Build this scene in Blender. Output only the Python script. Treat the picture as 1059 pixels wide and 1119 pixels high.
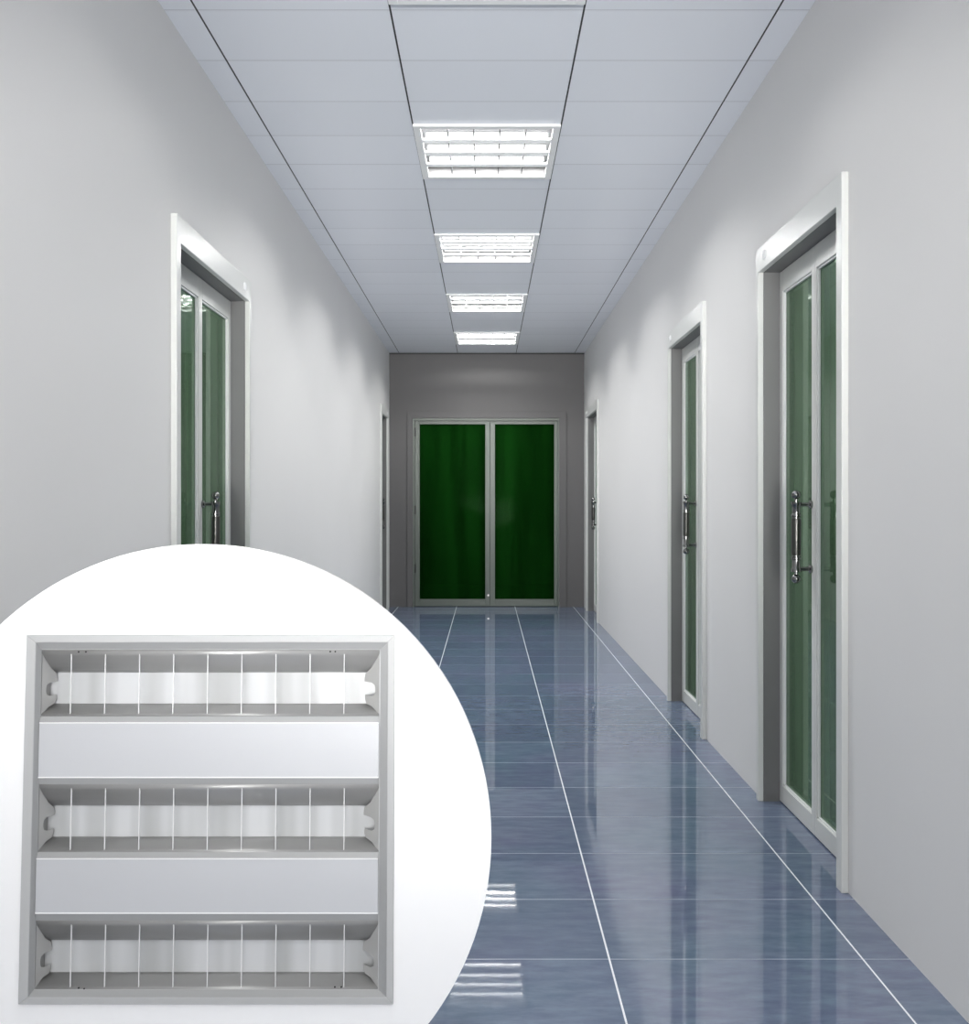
import bpy, bmesh, math
from mathutils import Vector, Matrix
C = bpy.context.scene.collection
for o in list(bpy.data.objects):
    bpy.data.objects.remove(o, do_unlink=True)
scn = bpy.context.scene

# ------------------------------------------------------------------ camera
F = 985.0                    # focal length in pixels of the 1059 px wide frame
EYE = 1.083
VX, VY = 532.0, 548.0        # vanishing point of the corridor
cd = bpy.data.cameras.new('camera')
cam = bpy.data.objects.new('camera', cd); C.objects.link(cam)
cam.location = (0, 0, EYE); cam.rotation_euler = (math.pi/2, 0, 0)
cd.sensor_fit = 'HORIZONTAL'; cd.sensor_width = 36; cd.lens = 36*F/1059
cd.shift_x = -(VX-529.5)/1059; cd.shift_y = -(559.5-VY)/1059
cd.clip_start = 0.02
scn.camera = cam

# ------------------------------------------------------------------ light
world = bpy.data.worlds.new('world'); scn.world = world; world.use_nodes = True
world.node_tree.nodes['Background'].inputs[0].default_value = (.8, .85, 1, 1)
world.node_tree.nodes['Background'].inputs[1].default_value = 0.15
TUBE, REFL_GLOW = .8, .12      # glow of the tubes; tube light painted on the reflector
def area(name, loc, rot, sx, sy, power, col=(1, 1, 1)):
    l = bpy.data.lights.new(name, 'AREA'); l.shape = 'RECTANGLE'; l.size = sx; l.size_y = sy
    l.energy = power; l.color = col
    o = bpy.data.objects.new(name, l); C.objects.link(o); o.location = loc; o.rotation_euler = rot
    return o
# added lamp behind the camera, brightens the board and near walls
area('rear_fill', (0, -2.72, 1.45), (math.pi/2, 0, 0), 1.4, 1.8, 50, (1, .985, .97))
# added narrow beam from behind the camera, tilted up to lift the ceiling
g_ = area('ceiling_fill', (0, -2.5, .85), (math.radians(90+10.5), 0, 0), 1.3, .7, 16, (1, .99, .97))
g_.data.spread = math.radians(32)
# louvred ceiling fixtures throw most of their light straight down the corridor
CEIL_LIGHT_W = [20, 11, 10, 24, 25, 27, 26]   # watts of each fixture, nearest the back wall first
vs = scn.view_settings
vs.view_transform = 'Standard'; vs.look = 'None'; vs.gamma = 1; vs.use_curve_mapping = False
vs.exposure = 0.0

# ------------------------------------------------------------------ measures
W = 1.0                      # half width of the corridor
TOP = EYE + 1.523            # ceiling
END = 9.25
BACK = -2.6
DOORTOP = EYE + .912

# ------------------------------------------------------------------ materials
def new_mat(name):
    m = bpy.data.materials.new(name); m.use_nodes = True
    return m, m.node_tree.nodes, m.node_tree.links
def sock(L, s, v):
    if isinstance(v, bpy.types.NodeSocket): L.new(v, s)
    else: s.default_value = v
def math_n(N, L, op, a, b=None, c=None):
    n = N.new('ShaderNodeMath'); n.operation = op
    for i, v in enumerate((a, b, c)):
        if v is not None: sock(L, n.inputs[i], v)
    return n.outputs[0]
def mixc(N, L, f, a, b, mode='MIX'):
    n = N.new('ShaderNodeMix'); n.data_type = 'RGBA'; n.blend_type = mode
    sock(L, n.inputs[0], f)
    for i, v in ((6, a), (7, b)):
        sock(L, n.inputs[i], v if isinstance(v, bpy.types.NodeSocket) else (*v[:3], 1))
    return n.outputs[2]
def ramp(N, L, f, p0, p1, c0=(0, 0, 0), c1=(1, 1, 1)):
    r = N.new('ShaderNodeValToRGB'); L.new(f, r.inputs[0])
    r.color_ramp.elements[0].position = p0; r.color_ramp.elements[1].position = p1
    r.color_ramp.elements[0].color = (*c0, 1); r.color_ramp.elements[1].color = (*c1, 1)
    return r.outputs[0]
def coords(N, L, scale=(1, 1, 1)):
    t = N.new('ShaderNodeTexCoord'); m = N.new('ShaderNodeMapping'); L.new(t.outputs['Object'], m.inputs[0])
    m.inputs['Scale'].default_value = scale
    return m.outputs[0]
def noise(N, L, v, scale, detail=3, rough=.5):
    n = N.new('ShaderNodeTexNoise'); L.new(v, n.inputs['Vector'])
    n.inputs['Scale'].default_value = scale; n.inputs['Detail'].default_value = detail
    n.inputs['Roughness'].default_value = rough
    return n.outputs[0]
def bump(N, L, h, s, d, bsdf):
    b = N.new('ShaderNodeBump'); b.inputs['Strength'].default_value = s; b.inputs['Distance'].default_value = d
    L.new(h, b.inputs['Height']); L.new(b.outputs[0], bsdf.inputs['Normal'])

def simple(name, col, rough=.5, metal=0, var=.04, spec=.5, vscale=6, coat=0):
    m, N, L = new_mat(name); b = N['Principled BSDF']
    n = noise(N, L, coords(N, L), vscale)
    c = mixc(N, L, n, [x*(1-var) for x in col], [min(1, x*(1+var)) for x in col])
    L.new(c, b.inputs['Base Color']); b.inputs['Roughness'].default_value = rough
    b.inputs['Metallic'].default_value = metal; b.inputs['Specular IOR Level'].default_value = spec
    b.inputs['Coat Weight'].default_value = coat
    return m

def emis(name, col, s, base=(.8, .8, .8)):
    m, N, L = new_mat(name); b = N['Principled BSDF']
    b.inputs['Base Color'].default_value = (*base, 1)
    b.inputs['Emission Color'].default_value = (*col, 1); b.inputs['Emission Strength'].default_value = s
    return m

def line_mask(N, L, coord, pitch, off, w):
    """1 on thin joints every pitch, else 0"""
    a = math_n(N, L, 'SUBTRACT', coord, off - pitch/2 - 100*pitch)
    a = math_n(N, L, 'MODULO', a, pitch)
    a = math_n(N, L, 'SUBTRACT', a, pitch/2)
    a = math_n(N, L, 'ABSOLUTE', a)
    return math_n(N, L, 'LESS_THAN', a, w/2)
def cell(N, L, coord, pitch, off):
    a = math_n(N, L, 'SUBTRACT', coord, off - 100*pitch)
    a = math_n(N, L, 'DIVIDE', a, pitch)
    return math_n(N, L, 'FLOOR', a)

def wall_paint(name, col):
    m, N, L = new_mat(name); b = N['Principled BSDF']
    v = coords(N, L); n = noise(N, L, v, 1.1, 3)
    c = mixc(N, L, n, [x*.97 for x in col], [x*1.03 for x in col])
    L.new(c, b.inputs['Base Color']); b.inputs['Roughness'].default_value = .62
    b.inputs['Specular IOR Level'].default_value = .3
    bump(N, L, noise(N, L, v, 160, 2), .05, .002, b)
    return m

def tile_floor():
    m, N, L = new_mat('blue_polished_tile'); b = N['Principled BSDF']
    t = N.new('ShaderNodeTexCoord'); s = N.new('ShaderNodeSeparateXYZ'); L.new(t.outputs['Object'], s.inputs[0])
    x, y = s.outputs[0], s.outputs[1]
    gl = line_mask(N, L, x, .6, .29, .0045)
    gc = line_mask(N, L, y, .3205, 2.133, .0035)
    cb = N.new('ShaderNodeCombineXYZ')
    L.new(cell(N, L, x, .6, .29), cb.inputs[0]); L.new(cell(N, L, y, .3205, 2.133), cb.inputs[1])
    wn = N.new('ShaderNodeTexWhiteNoise'); wn.noise_dimensions = '2D'; L.new(cb.outputs[0], wn.inputs['Vector'])
    fine = noise(N, L, coords(N, L, (1, 4, 1)), 9, 8, .65)
    big = noise(N, L, coords(N, L), 2.2, 3)
    c = mixc(N, L, ramp(N, L, big, .35, .65), (.105, .160, .232), (.130, .145, .245))
    c = mixc(N, L, ramp(N, L, fine, .38, .78), c, (.20, .26, .35))
    c = mixc(N, L, math_n(N, L, 'MULTIPLY', wn.outputs[0], .35), c, (.065, .092, .15))
    c = mixc(N, L, math_n(N, L, 'MULTIPLY', gc, .45), c, (.42, .47, .55))
    c = mixc(N, L, gl, c, (.85, .87, .9))
    L.new(c, b.inputs['Base Color'])
    rr = math_n(N, L, 'MULTIPLY_ADD', math_n(N, L, 'MAXIMUM', gl, gc), .35, .012)
    rr = math_n(N, L, 'MULTIPLY_ADD', fine, .02, rr)
    L.new(rr, b.inputs['Roughness'])
    b.inputs['IOR'].default_value = 2.15; b.inputs['Specular IOR Level'].default_value = .5
    h = math_n(N, L, 'SUBTRACT', math_n(N, L, 'MULTIPLY', fine, .2), math_n(N, L, 'MAXIMUM', gl, gc))
    bump(N, L, h, .05, .0004, b)
    return m

def metal_ceiling():
    m, N, L = new_mat('pale_ceiling_panels'); b = N['Principled BSDF']
    t = N.new('ShaderNodeTexCoord'); s = N.new('ShaderNodeSeparateXYZ'); L.new(t.outputs['Object'], s.inputs[0])
    x, y = s.outputs[0], s.outputs[1]
    gl = line_mask(N, L, x, .6, .301, .006)
    gc = line_mask(N, L, y, .3195, 2.793, .003)
    gh = line_mask(N, L, y, .3195, 2.800, .0045)
    cb = N.new('ShaderNodeCombineXYZ')
    L.new(cell(N, L, x, .6, .301), cb.inputs[0]); L.new(cell(N, L, y, .3195, 2.793), cb.inputs[1])
    wn = N.new('ShaderNodeTexWhiteNoise'); wn.noise_dimensions = '2D'; L.new(cb.outputs[0], wn.inputs['Vector'])
    c = mixc(N, L, wn.outputs[0], (.79, .815, .87), (.82, .845, .90))
    c = mixc(N, L, math_n(N, L, 'MULTIPLY', gh, .35), c, (.75, .76, .8))
    c = mixc(N, L, math_n(N, L, 'MULTIPLY', gc, .5), c, (.12, .125, .13))
    c = mixc(N, L, gl, c, (.012, .012, .014))
    L.new(c, b.inputs['Base Color']); b.inputs['Roughness'].default_value = .33
    b.inputs['Specular IOR Level'].default_value = .35
    bump(N, L, math_n(N, L, 'SUBTRACT', 0.0, math_n(N, L, 'MAXIMUM', gl, gc)), .2, .001, b)
    return m

def glass(name, tint, f0, film, film_fac, rough=.03):
    m, N, L = new_mat(name); N.remove(N['Principled BSDF']); out = N['Material Output']
    tr = N.new('ShaderNodeBsdfTransparent'); v = coords(N, L, (1, 1, .15))
    c = mixc(N, L, noise(N, L, v, 3, 2), [x*.8 for x in tint], [min(1, x*1.2) for x in tint])
    L.new(c, tr.inputs[0])
    g = N.new('ShaderNodeBsdfGlossy'); g.inputs['Roughness'].default_value = rough
    g.inputs['Color'].default_value = (.9, 1, .93, 1)
    df = N.new('ShaderNodeBsdfDiffuse'); 
    st = ramp(N, L, noise(N, L, coords(N, L, (1, 1, .06)), 7, 4, .6), .36, .66)
    L.new(mixc(N, L, st, [q*.6 for q in film], [q*1.4 for q in film]), df.inputs[0])
    m1 = N.new('ShaderNodeMixShader'); m1.inputs[0].default_value = film_fac
    L.new(tr.outputs[0], m1.inputs[1]); L.new(df.outputs[0], m1.inputs[2])
    fr = N.new('ShaderNodeFresnel'); fr.inputs[0].default_value = f0
    mx = N.new('ShaderNodeMixShader'); L.new(fr.outputs[0], mx.inputs[0]); L.new(m1.outputs[0], mx.inputs[1]); L.new(g.outputs[0], mx.inputs[2])
    L.new(mx.outputs[0], out.inputs[0])
    return m

M = {}
M['wall'] = wall_paint('pale_grey_paint', (.74, .735, .73))
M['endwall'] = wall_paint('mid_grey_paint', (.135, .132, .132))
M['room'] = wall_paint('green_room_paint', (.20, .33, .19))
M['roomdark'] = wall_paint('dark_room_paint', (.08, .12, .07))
M['floor'] = tile_floor()
M['roomfloor'] = simple('room_floor', (.16, .17, .17), .4)
M['ceiling'] = metal_ceiling()
M['frame'] = simple('white_door_lacquer', (.66, .67, .65), .28, 0, .02)
M['jamb'] = simple('grey_jamb', (.165, .165, .165), .45, 0, .05)
M['endframe'] = simple('grey_green_frame', (.13, .15, .13), .35)
M['glass'] = glass('green_glass', (.55, .75, .55), 1.4, (.13, .24, .13), .5)
M['endglass'] = glass('dark_green_glass', (.13, .50, .10), 1.02, (.006, .05, .006), .5)
M['chrome'] = simple('dark_chrome', (.22, .22, .22), .16, 1)
M['grip'] = simple('brushed_grip', (.10, .10, .095), .3, 1)
M['white'] = simple('white_enamel', (.86, .87, .87), .35, 0, .01)
M['blade'] = simple('louvre_grey', (.05, .052, .055), .5)
M['housing'] = simple('housing_grey', (.18, .18, .18), .5)
def opal():
    m, N, L = new_mat('opal_bar'); b = N['Principled BSDF']; b.inputs['Base Color'].default_value = (.9, .9, .9, 1); b.inputs['Roughness'].default_value = .4
    t = N.new('ShaderNodeBsdfTranslucent'); t.inputs[0].default_value = (.9, .92, .94, 1)
    x = N.new('ShaderNodeMixShader'); x.inputs[0].default_value = .12
    L.new(b.outputs[0], x.inputs[1]); L.new(t.outputs[0], x.inputs[2]); L.new(x.outputs[0], N['Material Output'].inputs[0])
    return m
M['opal'] = opal()
M['tube'] = emis('lit_tube', (1, 1, 1), TUBE)
M['glow_reflector'] = emis('reflector_painted_glow', (.95, .98, 1), REFL_GLOW, (.3, .3, .31))  # back sheet is no lamp; the tubes' light is painted on as emission
M['rubber'] = simple('black_rubber', (.03, .03, .03), .8)
M['board'] = simple('white_board', (.97, .97, .97), .6, 0, .0, .2)
M['shadow_dark'] = simple('painted_shadow', (.03, .03, .03), .7)

# ------------------------------------------------------------------ mesh helpers
class MB:
    def __init__(s): s.v = []; s.f = []
    def poly(s, *p):
        n = len(s.v); s.v += [tuple(q) for q in p]; s.f.append(tuple(range(n, n+len(p)))); return s
    def box(s, a, b):
        (x0, y0, z0), (x1, y1, z1) = [min(p, q) for p, q in zip(a, b)], [max(p, q) for p, q in zip(a, b)]
        n = len(s.v)
        s.v += [(x0, y0, z0), (x1, y0, z0), (x1, y1, z0), (x0, y1, z0), (x0, y0, z1), (x1, y0, z1), (x1, y1, z1), (x0, y1, z1)]
        s.f += [tuple(n+i for i in q) for q in ((0, 3, 2, 1), (4, 5, 6, 7), (0, 1, 5, 4), (1, 2, 6, 5), (2, 3, 7, 6), (3, 0, 4, 7))]
        return s
    def prism(s, pts, d):
        """closed polygon pts (3D) extruded by vector d"""
        n = len(s.v); k = len(pts); d = Vector(d)
        s.v += [tuple(p) for p in pts] + [tuple(Vector(p)+d) for p in pts]
        s.f.append(tuple(range(n, n+k))[::-1]); s.f.append(tuple(range(n+k, n+2*k)))
        for i in range(k): j = (i+1) % k; s.f.append((n+i, n+j, n+k+j, n+k+i))
        return s
    def lathe(s, prof, base, axis='z', seg=20):
        n = len(s.v); k = len(prof)
        for (r, h) in prof:
            for i in range(seg):
                a = 2*math.pi*i/seg; p = (r*math.cos(a), r*math.sin(a), h)
                if axis == 'x': p = (p[2], p[0], p[1])
                if axis == 'y': p = (p[0], p[2], p[1])
                s.v.append((base[0]+p[0], base[1]+p[1], base[2]+p[2]))
        for j in range(k-1):
            for i in range(seg):
                q = (i+1) % seg; s.f.append((n+j*seg+i, n+j*seg+q, n+(j+1)*seg+q, n+(j+1)*seg+i))
        s.f.append(tuple(n+i for i in range(seg))[::-1]); s.f.append(tuple(n+(k-1)*seg+i for i in range(seg)))
        return s
    def build(s, name, mat, parent=None, bevel=0, smooth=False):
        me = bpy.data.meshes.new(name); me.from_pydata(s.v, [], s.f)
        bm = bmesh.new(); bm.from_mesh(me); bmesh.ops.recalc_face_normals(bm, faces=bm.faces); bm.to_mesh(me); bm.free()
        me.materials.append(mat)
        if smooth:
            for p in me.polygons: p.use_smooth = True
            me.set_sharp_from_angle(angle=math.radians(38))
        o = bpy.data.objects.new(name, me); C.objects.link(o)
        if parent: o.parent = parent
        if bevel:
            b = o.modifiers.new('bevel', 'BEVEL'); b.width = bevel; b.segments = 2; b.limit_method = 'ANGLE'
        return o
def empty(name, loc=(0, 0, 0), rot=(0, 0, 0)):
    o = bpy.data.objects.new(name, None); C.objects.link(o); o.location = loc; o.rotation_euler = rot
    o.empty_display_size = .1
    return o
def tag(o, label, cat, group=None, kind=None):
    o['label'] = label; o['category'] = cat
    if group: o['group'] = group
    if kind: o['kind'] = kind
    return o

# ------------------------------------------------------------------ doors: side, near, far
DOORS = [(1, 2.49, 3.28), (1, 4.10, 4.91), (1, 8.02, 8.93), (-1, 2.85, 3.75), (-1, 8.42, 9.0)]
LIGHTS = [3.63 + 1.485*k for k in range(-3, 4)]
TH = .12
def side_wall(side, name, label):
    m = MB(); ds = sorted((a+.03, b-.014) for s_, a, b in DOORS if s_ == side)
    y = BACK; x0, x1 = side*W, side*(W+TH); zt = DOORTOP-.045
    for a, b in ds:
        m.box((x0, y, 0), (x1, a, TOP)); m.box((x0, a, zt), (x1, b, TOP)); y = b
    m.box((x0, y, 0), (x1, END, TOP))
    tag(m.build(name, M['wall']), label, 'wall', kind='structure')
side_wall(1, 'wall_right', 'pale grey painted wall right of the corridor, with three glazed doors')
side_wall(-1, 'wall_left', 'pale grey painted wall left of the corridor, behind the round white board')
ED = (453, 609, 457.5, 658)                      # end door outline in photo pixels
def ex(px): return (px-VX)*END/F
def ez(py): return EYE-(py-VY)*END/F
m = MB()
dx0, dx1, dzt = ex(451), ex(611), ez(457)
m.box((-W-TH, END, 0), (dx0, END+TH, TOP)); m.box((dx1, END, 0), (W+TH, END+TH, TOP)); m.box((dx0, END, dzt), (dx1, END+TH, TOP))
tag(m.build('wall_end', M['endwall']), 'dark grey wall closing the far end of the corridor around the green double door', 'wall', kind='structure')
m = MB()
m.box((-W-TH, BACK-TH, 0), (-.75, BACK, TOP)); m.box((.75, BACK-TH, 0), (W+TH, BACK, TOP))
m.box((-.75, BACK-TH, 0), (.75, BACK, .5)); m.box((-.75, BACK-TH, 2.4), (.75, BACK, TOP))
tag(m.build('wall_back', M['wall']), 'pale grey wall behind the camera, with the added window', 'wall', kind='structure')
m = MB().box((-W-TH, BACK-TH, -.08), (W+TH, END+TH, 0))
tag(m.build('floor', M['floor']), 'polished blue grey tile floor with white grout lines', 'floor', kind='structure')
# ceiling: slab with a square opening at each light
m = MB(); cz0, cz1 = TOP, TOP+.02
m.box((-W-TH, BACK-TH, cz0), (-.288, END+TH, cz1)); m.box((.288, BACK-TH, cz0), (W+TH, END+TH, cz1))
y = BACK-TH
for ly in LIGHTS:
    m.box((-.288, y, cz0), (.288, ly+.012, cz1)); y = ly+.588
m.box((-.288, y, cz0), (.288, END+TH, cz1))
tag(m.build('ceiling', M['ceiling']), 'pale blue grey panelled ceiling with dark lengthwise joints', 'ceiling', kind='structure')
m = MB().box((-W, END-.012, TOP-.012), (W, END, TOP))  # dark strip put in for the shadow line at the ceiling's end
tag(m.build('shadow_strip', M['shadow_dark']), 'dark narrow strip painting the shadow line where the ceiling meets the end wall', 'shadow strip', kind='structure')

# side rooms behind the glass (five thin planes each)
def room(name, label, x0, x1, y0, y1, z1, mat, power, openface):
    m = MB(); t = .04; z0 = -.08
    m.box((x0-t, y0-t, z0), (x1+t, y1+t, 0)); m.box((x0-t, y0-t, z1), (x1+t, y1+t, z1+t))
    if openface != 'x0': m.box((x0-t, y0, 0), (x0, y1, z1))
    if openface != 'x1': m.box((x1, y0, 0), (x1+t, y1, z1))
    if openface != 'y0': m.box((x0, y0-t, 0), (x1, y0, z1))
    m.box((x0, y1, 0), (x1, y1+t, z1))
    tag(m.build(name, mat), label, 'wall', kind='structure')
    if power:
        area('room_lamp', ((x0+x1)/2, (y0+y1)/2, z1-.03), (0, 0, 0), .5, .5, power)
room('wall_room_1', 'green walls of the room behind the nearest right door', W+TH, W+TH+1.3, 2.42, 3.95, 2.3, M['room'], 0, 'x0')
room('wall_room_2', 'green walls of the room behind the second right door', W+TH, W+TH+1.3, 4.05, 5.5, 2.3, M['room'], 0, 'x0')
room('wall_room_3', 'green walls of the room behind the far right door', W+TH, W+TH+1.0, 7.9, 9.6, 2.3, M['room'], 0, 'x0')
room('wall_room_4', 'green walls of the room behind the near left door', -W-TH-1.3, -W-TH, 2.75, 4.3, 2.3, M['room'], 0, 'x1')
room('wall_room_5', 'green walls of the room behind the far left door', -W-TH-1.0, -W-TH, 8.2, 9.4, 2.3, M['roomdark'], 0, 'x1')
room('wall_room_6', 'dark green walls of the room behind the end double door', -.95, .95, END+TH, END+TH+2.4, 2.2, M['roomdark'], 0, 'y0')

HZ = EYE-.115       # centre height of the pull handles
def pull_handle(parent, x, y, out, L=.30):
    """vertical pull bar with ball ends on two stand-offs; out = direction of the corridor"""
    r = .013
    def ball(rad, c): return [(rad*math.sin(a), c-rad*math.cos(a)) for a in [math.pi*(i+.4)/9 for i in range(9)]]
    h = L/2
    prof = ball(.015, -h+.013)+[(.006, -h+.028), (.006, -h+.034), (.016, -h+.036), (.016, -h+.046), (r, -h+.05),
            (r, -h+.075), (.016, -h+.077), (.016, -h+.083)]
    prof = prof + [(.0125, -h+.085)] + [(.0125, h-.085)] + [(a, -b) for a, b in prof[::-1]]
    xc = x+out*.05
    p = MB().lathe(prof, (xc, y, HZ), 'z', 20)
    for s_ in (-1, 1):
        q = [(.014, 0), (.014, .006), (.007, .009), (.007, .046), (.010, .048), (.010, .05)]
        p.lathe([(a, b*out) for a, b in q], (x, y, HZ+s_*(h-.045)), 'x', 14)
    hd = p.build('handle', M['chrome'], parent, smooth=True)
    hd['label'] = 'dark chrome pull handle with ball ends'
    g = MB().lathe([(.0145, -h+.09), (.0155, -h+.1), (.0155, h-.1), (.0145, h-.09)], (xc, y, HZ), 'z', 20)
    g.build('grip', M['grip'], hd, smooth=True)

def side_door(idx, side, y0, y1, label):
    s = side; r = empty('door_%d' % idx, (0, 0, 0)); tag(r, label, 'door', kind='structure')
    xf = s*(W-.02); xw = s*W; xi = s*(W+.115); T = DOORTOP; vw = .04; fw = .024
    # casing: three-sided surround standing 2 cm proud of the wall
    pts = [(y0, 0), (y0, T), (y1, T), (y1, 0), (y1-fw, 0), (y1-fw, T-.085), (y0+vw, T-.085), (y0+vw, 0)]
    MB().prism([(xf, a, b) for a, b in pts], (s*.02, 0, 0)).build('casing', M['frame'], r, bevel=.002)
    # lining of the opening
    e = .001; a, b, t = y0+.03+e, y1-.014-e, T-.045-e
    pts = [(a, 0), (a, t), (b, t), (b, 0), (b-.01, 0), (b-.01, T-.085), (a+.01, T-.085), (a+.01, 0)]
    MB().prism([(xw+s*.0002, p, q) for p, q in pts], (s*(TH-.0004), 0, 0)).build('jamb', M['jamb'], r)
    A, B, Z = y0+vw+.001, y1-fw-.001, T-.086
    xd = s*(W+.058); xe = s*(W+.091)
    mid = (y0+y1)/2+.04
    far = None
    for k, (p, q) in enumerate(((A, mid-.0185), (mid-.0175, B))):
        zb = .004; zc = .066; zt = Z-.075; lw = .018 if k == 0 else .03; rw = .03 if k else .012
        lf = MB()
        lf.box((xd, p, zb), (xe, p+lw, Z)); lf.box((xd, q-rw, zb), (xe, q, Z))
        lf.box((xd, p+lw, zb), (xe, q-rw, zc)); lf.box((xd, p+lw, zt), (xe, q-rw, Z))
        leaf = lf.build('leaf', M['frame'], r, bevel=.002)
        MB().box((s*(W+.071), p+lw, zc), (s*(W+.077), q-rw, zt)).build('glass', M['glass'], leaf)
        bd = MB()
        x0, x1 = s*(W+.063), s*(W+.070)
        bd.box((x0, p+lw, zc), (x1, p+lw+.006, zt)); bd.box((x0, q-rw-.006, zc), (x1, q-rw, zt))
        bd.box((x0, p+lw, zc), (x1, q-rw, zc+.006)); bd.box((x0, p+lw, zt-.006), (x1, q-rw, zt))
        bd.build('glazing_bead', M['white'], leaf)
        if k: far = leaf
    hy = mid+.012
    pull_handle(far, xd, hy, -s)
    pull_handle(far, xe, hy, s)
    MB().lathe([(.017, 0), (.017, -.002*s), (.012, -.004*s)], (xf, y1-.10, T-.042), 'x', 20).build('header_glint', M['white'], r, smooth=True)  # white disc standing in for a ceiling light's glint on the header
    return r
names = ['tall narrow glazed door nearest on the right wall, its full height in view',
         'white framed glazed door, second along the right wall',
         'white framed glazed door at the far end of the right wall, beside the grey end wall',
         'white framed glazed door on the left wall, its foot hidden by the round white board',
         'narrow dark glazed door at the far end of the left wall']
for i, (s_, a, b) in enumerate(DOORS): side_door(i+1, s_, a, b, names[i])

# ------------------------------------------------------------------ end double door
r = empty('door_6', (0, 0, 0)); tag(r, 'double door of dark green glass in the grey end wall', 'door', kind='structure')
zt = ez(459.5); x0, x1 = ex(453), ex(609.5)
# shallow surround on the wall
ox0, ox1, oz = ex(445), ex(619), ez(450)
MB().prism([(ox0, END-.012, 0), (ox0, END-.012, oz), (ox1, END-.012, oz), (ox1, END-.012, 0), (ex(611), END-.012, 0), (ex(611), END-.012, ez(457)),
            (ex(451), END-.012, ez(457)), (ex(451), END-.012, 0)], (0, .0115, 0)).build('casing', M['endwall'], r, bevel=.002)
e = .001
MB().prism([(dx0+e, END, 0), (dx0+e, END, dzt-e), (dx1-e, END, dzt-e), (dx1-e, END, 0), (x1, END, 0), (x1, END, zt), (x0, END, zt), (x0, END, 0)], (0, .1, 0)).build('jamb', M['endframe'], r)
cx = ex(535.5)
zg0, zg1 = ez(655), ez(463.5)
for k, (a, b, g0, g1) in enumerate(((x0+.001, cx-.001, ex(458.5), ex(530.3)), (cx+.001, x1-.001, ex(541), ex(605.8)))):
    lf = MB(); ya, yb = END+.02, END+.06
    lf.box((a, ya, .004), (g0, yb, zt-.001)); lf.box((g1, ya, .004), (b, yb, zt-.001))
    lf.box((g0, ya, .004), (g1, yb, zg0)); lf.box((g0, ya, zg1), (g1, yb, zt-.001))
    leaf = lf.build('leaf', M['endframe'], r, bevel=.003)
    MB().box((g0, END+.036, zg0), (g1, END+.042, zg1)).build('glass', M['endglass'], leaf)
    if k == 0:
        MB().lathe([(.010, -.003), (.010, .001), (.006, .006)], (cx+.014-.03, END+.018, .12), 'y', 16).build('floor_lock', M['chrome'], leaf)
m = MB()
for z in (.35, .95, 1.75):
    m.lathe([(.009, 0), (.009, .09)], (x0+.004, END+.008, z), 'z', 12)
m.build('hinge', M['grip'], r)

# ------------------------------------------------------------------ added window behind the camera, a frame for the fill lamp
r = empty('added_window_1', (0, 0, 0)); tag(r, 'added window behind the camera, framing the fill lamp', 'added window', kind='structure')
m = MB(); ya, yb = BACK-.1, BACK-.04
m.box((-.749, ya, .501), (-.70, yb, 2.399)); m.box((.70, ya, .501), (.749, yb, 2.399)); m.box((-.7, ya, .501), (.7, yb, .55)); m.box((-.7, ya, 2.35), (.7, yb, 2.399))
m.box((-.02, ya, .55), (.02, yb, 2.35))
m.build('added_window_frame', M['frame'], r)

# ------------------------------------------------------------------ ceiling lights
def ceiling_light(y0):
    t = empty('ceiling_light', (0, y0+.3, TOP))
    H = .299; fw = .03
    m = MB(); zb = -.012
    m.box((-H, -H, zb), (-H+fw, H, -.001)); m.box((H-fw, -H, zb), (H, H, -.001))
    m.box((-H+fw, -H, zb), (H-fw, -H+fw, -.001)); m.box((-H+fw, H-fw, zb), (H-fw, H, -.001))
    m.build('frame', M['white'], t, bevel=.002)
    m = MB(); a = .284; z1 = .075
    for q in ((-a, -a, -a+.004, a), (a-.004, -a, a, a), (-a+.004, -a, a-.004, -a+.004), (-a+.004, a-.004, a-.004, a)):
        m.box((q[0], q[1], 0), (q[2], q[3], z1))
    m.box((-a, -a, z1), (a, a, z1+.004))
    m.build('housing', M['housing'], t)
    g = .279
    MB().box((-g, -g, z1-.006), (g, g, z1-.001)).build('reflector', M['glow_reflector'], t)
    I = .269; step = 2*I/4
    for k in (-1, 0, 1):
        MB().box((-I, k*step-.019, -.008), (I, k*step+.019,   .0)).build('bar', M['opal'], t, bevel=.002)
    for k in range(4):
        x = -I+2*I*(k+1)/5
        MB().box((x-.0025, -I, .0005), (x+.0025, I, .032)).build('blade', M['blade'], t)
    for k in range(4):
        y = -I+step*(k+.5)
        MB().lathe([(.009, -.262), (.012, -.258), (.012, .258), (.009, .262)], (0, y, .047), 'x', 14).build('tube', M['tube'], t, smooth=True)
        
    return t
def copy_tree(o, parent=None):
    c = o.copy(); C.objects.link(c)
    if parent: c.parent = parent
    for ch in list(o.children): copy_tree(ch, c)
    return c
cl = {0: 'square louvred ceiling light nearest the back wall', 1: 'square louvred ceiling light overhead, midway between the back wall and the white board',
      2: 'square louvred ceiling light just above the top edge of the photo',
      3: 'nearest and largest of the four square louvred ceiling lights in view', 4: 'second nearest of the square louvred ceiling lights in view',
      5: 'third of the square louvred ceiling lights, behind the two larger ones', 6: 'smallest and farthest louvred ceiling light, next to the end wall'}
proto = None
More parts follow.
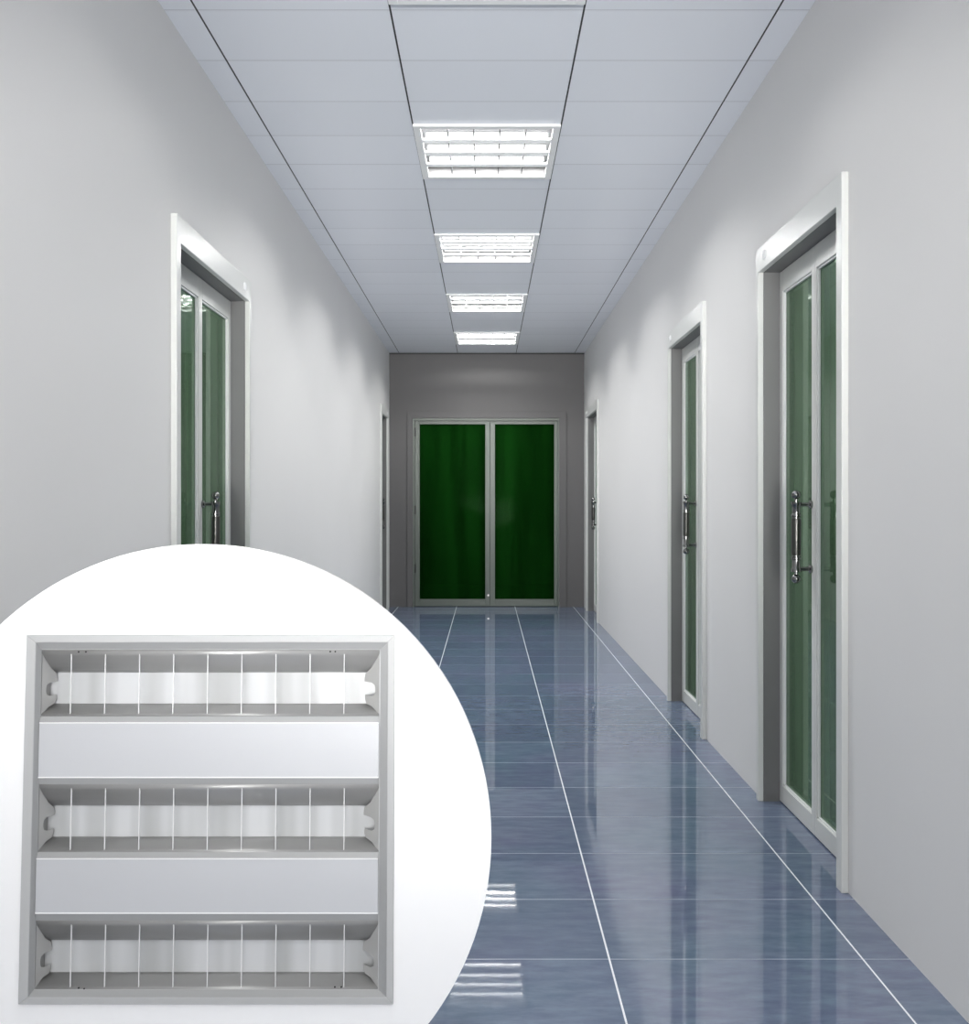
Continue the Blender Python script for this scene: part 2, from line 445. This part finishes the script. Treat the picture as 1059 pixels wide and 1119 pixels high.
for i, y in enumerate(LIGHTS):
    if proto is None: o = proto = ceiling_light(y)
    else: o = copy_tree(proto); o.location = (0, y+.3, TOP)
    tag(o, cl[i], 'ceiling light', 'louvred ceiling lights along the corridor')
    for k in range(4):      # the light of the four tubes, thrown down through the louvre
        l = area('tube_light', (0, y+.3+.1345*(k-1.5), TOP+.0335), (0, 0, 0), .51, .02, CEIL_LIGHT_W[i]/4, (1, .995, .98))

# ------------------------------------------------------------------ round board and the light set into it
TILT = math.radians(2.6)
BC = Vector(((216-VX)*1.54/F, 1.54, EYE-(916-VY)*1.54/F)); RAD = 321*1.54/F
U = Vector((1, 0, 0)); V = Vector((0, math.sin(TILT), math.cos(TILT))); Nn = Vector((0, -math.cos(TILT), math.sin(TILT)))
BM = Matrix(((U.x, V.x, Nn.x, BC.x), (U.y, V.y, Nn.y, BC.y), (U.z, V.z, Nn.z, BC.z), (0, 0, 0, 1)))
def lp(px, py, w=0.0):
    """board coordinates (right, up, out) of a measured point lying w in front of the board face"""
    d = Vector(((px-VX)/F, 1, -(py-VY)/F)); o = Vector((0, 0, EYE)); p0 = BC+Nn*w
    t = (p0-o).dot(Nn)/d.dot(Nn); q = o+d*t-p0
    return (q.dot(U), q.dot(V), w)
root = empty('round_display_board'); root.matrix_world = BM
tag(root, 'large white round board standing by the left wall, carrying a square louvred light', 'display board')
# outline of the fixture flange
c0, c1 = lp(25, 694), lp(428, 694); c2, c3 = lp(433, 1098), lp(23, 1098)
fx0 = (c0[0]+c3[0])/2; fx1 = (c1[0]+c2[0])/2; fy1 = c0[1]; fy0 = c2[1]
hole = (fx0+.011, fy0+.011, fx1-.011, fy1-.011)
bm = bmesh.new(); th = .018
cir = [bm.verts.new((RAD*math.cos(2*math.pi*i/128), RAD*math.sin(2*math.pi*i/128), 0)) for i in range(128)]
sq = [bm.verts.new((x, y, 0)) for x, y in ((hole[0], hole[1]), (hole[2], hole[1]), (hole[2], hole[3]), (hole[0], hole[3]))]
ed = [bm.edges.new((cir[i], cir[(i+1) % 128])) for i in range(128)]+[bm.edges.new((sq[i], sq[(i+1) % 4])) for i in range(4)]
bmesh.ops.triangle_fill(bm, use_beauty=True, use_dissolve=False, edges=ed)
ext = bmesh.ops.extrude_face_region(bm, geom=list(bm.faces))
bmesh.ops.translate(bm, vec=(0, 0, -th), verts=[g for g in ext['geom'] if isinstance(g, bmesh.types.BMVert)])
bmesh.ops.recalc_face_normals(bm, faces=bm.faces)
me = bpy.data.meshes.new('panel'); bm.to_mesh(me); bm.free(); me.materials.append(M['board'])
o = bpy.data.objects.new('panel', me); C.objects.link(o); o.parent = root
# foot block and rear struts carrying the board
inv = BM.inverted()
def wl(x, y, z): return tuple(inv @ Vector((x, y, z)))
m = MB()
yb = BC.y-RAD*math.sin(TILT)
pts = [(yb-.03, 0), (yb+.16, 0), (yb+.16, .02), (yb+.035, .03), (yb+.03, .06), (yb+.024, .06), (yb+.0185, BC.z-RAD+.002), (yb-.03, .003)]
m.prism([wl(BC.x-.09, a, b) for a, b in pts], (.18, 0, 0))
m.build('foot', M['board'], root)
m = MB(); zA = BC.z+.40; yA = BC.y+.40*math.sin(TILT)+th+.001
m.prism([wl(BC.x-.025, a, b) for a, b in ((yA, zA), (yA, zA-.03), (yA+.10, zA-.03), (yA+.28, 0), (yA+.31, 0), (yA+.125, zA))], (.05, 0, 0))
m.build('strut', M['board'], root)

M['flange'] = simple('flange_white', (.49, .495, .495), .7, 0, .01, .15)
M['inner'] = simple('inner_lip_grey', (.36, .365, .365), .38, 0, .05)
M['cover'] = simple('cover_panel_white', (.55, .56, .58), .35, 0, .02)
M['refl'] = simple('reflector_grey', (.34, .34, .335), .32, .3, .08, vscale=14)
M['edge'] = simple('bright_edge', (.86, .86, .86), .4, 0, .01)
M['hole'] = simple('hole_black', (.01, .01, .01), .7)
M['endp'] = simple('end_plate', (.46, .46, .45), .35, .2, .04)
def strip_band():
    m, N, L = new_mat('painted_reflection_bands'); b = N['Principled BSDF']
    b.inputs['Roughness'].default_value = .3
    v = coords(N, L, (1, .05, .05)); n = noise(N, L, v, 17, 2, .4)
    L.new(mixc(N, L, ramp(N, L, n, .38, .62), (.47, .48, .48), (.66, .67, .68)), b.inputs['Base Color'])  # light and grey bands paint reflections into the base colour
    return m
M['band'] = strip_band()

lt = empty('louvred_light_fitting'); lt.matrix_world = BM
tag(lt, 'square white louvred light fitting with three open channels, set in the round board', 'light fitting')
FR = .006    # flange front above the board face
# flange
def ring(o_, i_, w0, w1):
    """four-sided frame; o_ outer rect, i_ inner rect"""
    m = MB(); n = 0
    O = [(o_[0], o_[1]), (o_[2], o_[1]), (o_[2], o_[3]), (o_[0], o_[3])]; I = [(i_[0], i_[1]), (i_[2], i_[1]), (i_[2], i_[3]), (i_[0], i_[3])]
    for k in range(4):
        j = (k+1) % 4
        m.prism([(*O[k], w0), (*O[j], w0), (*I[j], w0), (*I[k], w0)], (0, 0, w1-w0))
    return m
def fl(px, py, w): a = lp(px, py, w); return a[0], a[1]
ix0 = fl(34.5, 900, FR)[0]; ix1 = fl(423, 900, FR)[0]; iy1 = fl(200, 702, FR)[1]; iy0 = fl(200, 1090, FR)[1]
ox0 = fl(24, 900, FR)[0]; ox1 = fl(430.5, 900, FR)[0]; oy1 = fl(200, 694, FR)[1]; oy0 = fl(200, 1098, FR)[1]
ring((ox0, oy0, ox1, oy1), (ix0, iy0, ix1, iy1), .0008, FR).build('flange', M['flange'], lt, bevel=.001)
# inner sloping lip, from flange to the channel plane
D1 = -.006
jx0 = fl(41.5, 900, D1)[0]; jx1 = fl(414, 900, D1)[0]; jy1 = fl(200, 710, D1)[1]; jy0 = fl(200, 1081, D1)[1]
m = MB()
O = [(ix0, iy0), (ix1, iy0), (ix1, iy1), (ix0, iy1)]; J = [(jx0, jy0), (jx1, jy0), (jx1, jy1), (jx0, jy1)]
for k in range(4):
    j = (k+1) % 4
    m.poly((*O[k], FR-.001), (*O[j], FR-.001), (*J[j], D1), (*J[k], D1))
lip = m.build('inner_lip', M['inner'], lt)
sol = lip.modifiers.new('solid', 'SOLIDIFY'); sol.thickness = .001; sol.offset = 0
# bright bead down the left and along the inside
mm = .0016
ring((jx0-mm, jy0-mm, jx1+mm, jy1+mm), (jx0, jy0, jx1, jy1), D1, D1+.0015).build('bead', M['flange'], lt)
# housing box behind
a, b, c, d = hole; e = .002
m = MB(); wb = -.062
for q in ((a+e, b+e, a+e+.001, d-e), (c-e-.001, b+e, c-e, d-e), (a+e, b+e, c-e, b+e+.001), (a+e, d-e-.001, c-e, d-e)):
    m.box((q[0], q[1], wb), (q[2], q[3], FR-.007))
m.box((a+e, b+e, wb-.001), (c-e, d-e, wb))
m.build('housing', M['inner'], lt)
# channels: py of top, band top, band bottom, bottom
DB = -.040
chans = [(710.5, 734.5, 769, 782), (857, 880, 914.5, 931), (1006, 1027, 1062.5, 1081)]
covers = [(789.5, 850.5), (938, 999)]
lipw = D1
for ci, (t0, b0, b1, t1) in enumerate(chans):
    yt = fl(200, t0, D1)[1]; yb_ = fl(200, t1, D1)[1]
    bt = fl(200, b0, DB)[1]; bb = fl(200, b1, DB)[1]
    xl, xr = jx0+.0005, jx1-.0005
    sl = MB()
    def curve(y0_, y1_):
        pts = []
        for k in range(7):
            f = k/6; pts.append((y0_+(y1_-y0_)*(1-(1-f)**1.5), D1+(DB-D1)*f**1.15))
        return pts
    for P in (curve(yt, bt), curve(yb_, bb)):
        n0 = len(sl.v)
        for p in P: sl.v += [(xl, p[0], p[1]), (xr, p[0], p[1])]
        for k in range(6):
            sl.f.append((n0+2*k, n0+2*k+1, n0+2*k+3, n0+2*k+2))
    ch = sl.build('channel', M['refl'], lt, smooth=True)
    sm = ch.modifiers.new('solid', 'SOLIDIFY'); sm.thickness = .0008; sm.offset = 0
    for X in (xl-.0004, xr+.0001):
        MB().prism([(X, yt, D1), (X, yb_, D1), (X, bb, DB-.001), (X, bt, DB-.001)], (.0003, 0, 0)).build('end_cap', M['refl'], ch)
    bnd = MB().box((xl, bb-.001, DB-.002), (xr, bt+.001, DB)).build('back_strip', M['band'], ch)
    bnd['label'] = 'whiter strip along the bottom of the channel'
    # end plates with a lamp-holder notch
    for s_, xe_, plt, pin in ((1, xl, 42, 58), (-1, xr, 413, 397)):
        w = -.010; xi_ = fl(pin, 740, -.02)[0]-0; dx = (xi_-xe_)
        h = yt-yb_; mid_ = (bt+bb)/2
        q = [(xe_, yt-.001), (xe_+dx*.10, yt-.012), (xe_+dx*.55, bt+.010), (xe_+dx*.95, bt-.002), (xe_+dx, bt-.010), (xe_+dx, mid_+.012),
             (xe_+dx*.5, mid_+.012), (xe_+dx*.32, mid_+.009), (xe_+dx*.27, mid_+.003), (xe_+dx*.27, mid_-.003), (xe_+dx*.32, mid_-.008), (xe_+dx*.5, mid_-.011),
             (xe_+dx*.95, mid_-.011), (xe_+dx*.95, bb+.008), (xe_+dx*.85, bb+.002), (xe_+dx*.45, yb_+.012), (xe_, yb_+.001)]
        ww = [-.0085]*len(q)
        ep = MB()
        # plate slopes inward: deeper away from the frame
        q3 = [(x, y, -.008-.028*abs((x-xe_)/dx)) for x, y in q]
        ep.prism(q3, (0, 0, -.0012)).build('end_plate', M['endp'], ch)
    # nine thin cross blades with a shallow scooped front edge
    for k in range(9):
        px = 78.3+37.25*k
        x = fl(px, (t0+t1)/2, -.012)[0]
        MB().box((x-.0006, yb_+.001, -.0085), (x+.0006, yt-.001, -.0110)).build('blade', M['edge'], ch)
for (p0, p1) in covers:
    w = -.001
    y1_, y0_ = fl(200, p0, w)[1], fl(200, p1, w)[1]
    cv = MB().box((jx0+.0005, y0_, -.006), (jx1-.0005, y1_, w-.001)).build('cover_panel', M['cover'], lt)
    for y in (y0_, y1_):
        s_ = .0022 if y == y0_ else -.0022
        MB().box((jx0+.0005, y, -.006), (jx1-.0005, y+s_, w)).build('bright_edge', M['edge'], cv, bevel=.0005)
    # sloped returns falling from the cover to the channels
    ya, yb2 = fl(200, p0-7, D1)[1], fl(200, p1+7, D1)[1]
    g = MB()
    g.prism([(jx0+.0005, y1_, -.003), (jx0+.0005, ya, -.0062), (jx0+.0005, y1_, -.0062)], (jx1-jx0-.001, 0, 0))
    g.prism([(jx0+.0005, y0_, -.003), (jx0+.0005, y0_, -.0062), (jx0+.0005, yb2, -.0062)], (jx1-jx0-.001, 0, 0))
    g.build('return_edge', M['inner'], cv)
# small fixing holes
for px, py in ((86, 712.3), (94, 712.3), (361, 712), (366.5, 712), (86, 1079.5), (92, 1080.5), (366, 1078.5), (373, 1078.5)):
    a_ = lp(px, py, D1)
    MB().lathe([(.0014, 0), (.0014, .0012)], (a_[0], a_[1], D1-.0004), 'z', 10).build('fixing_hole', M['hole'], lt)
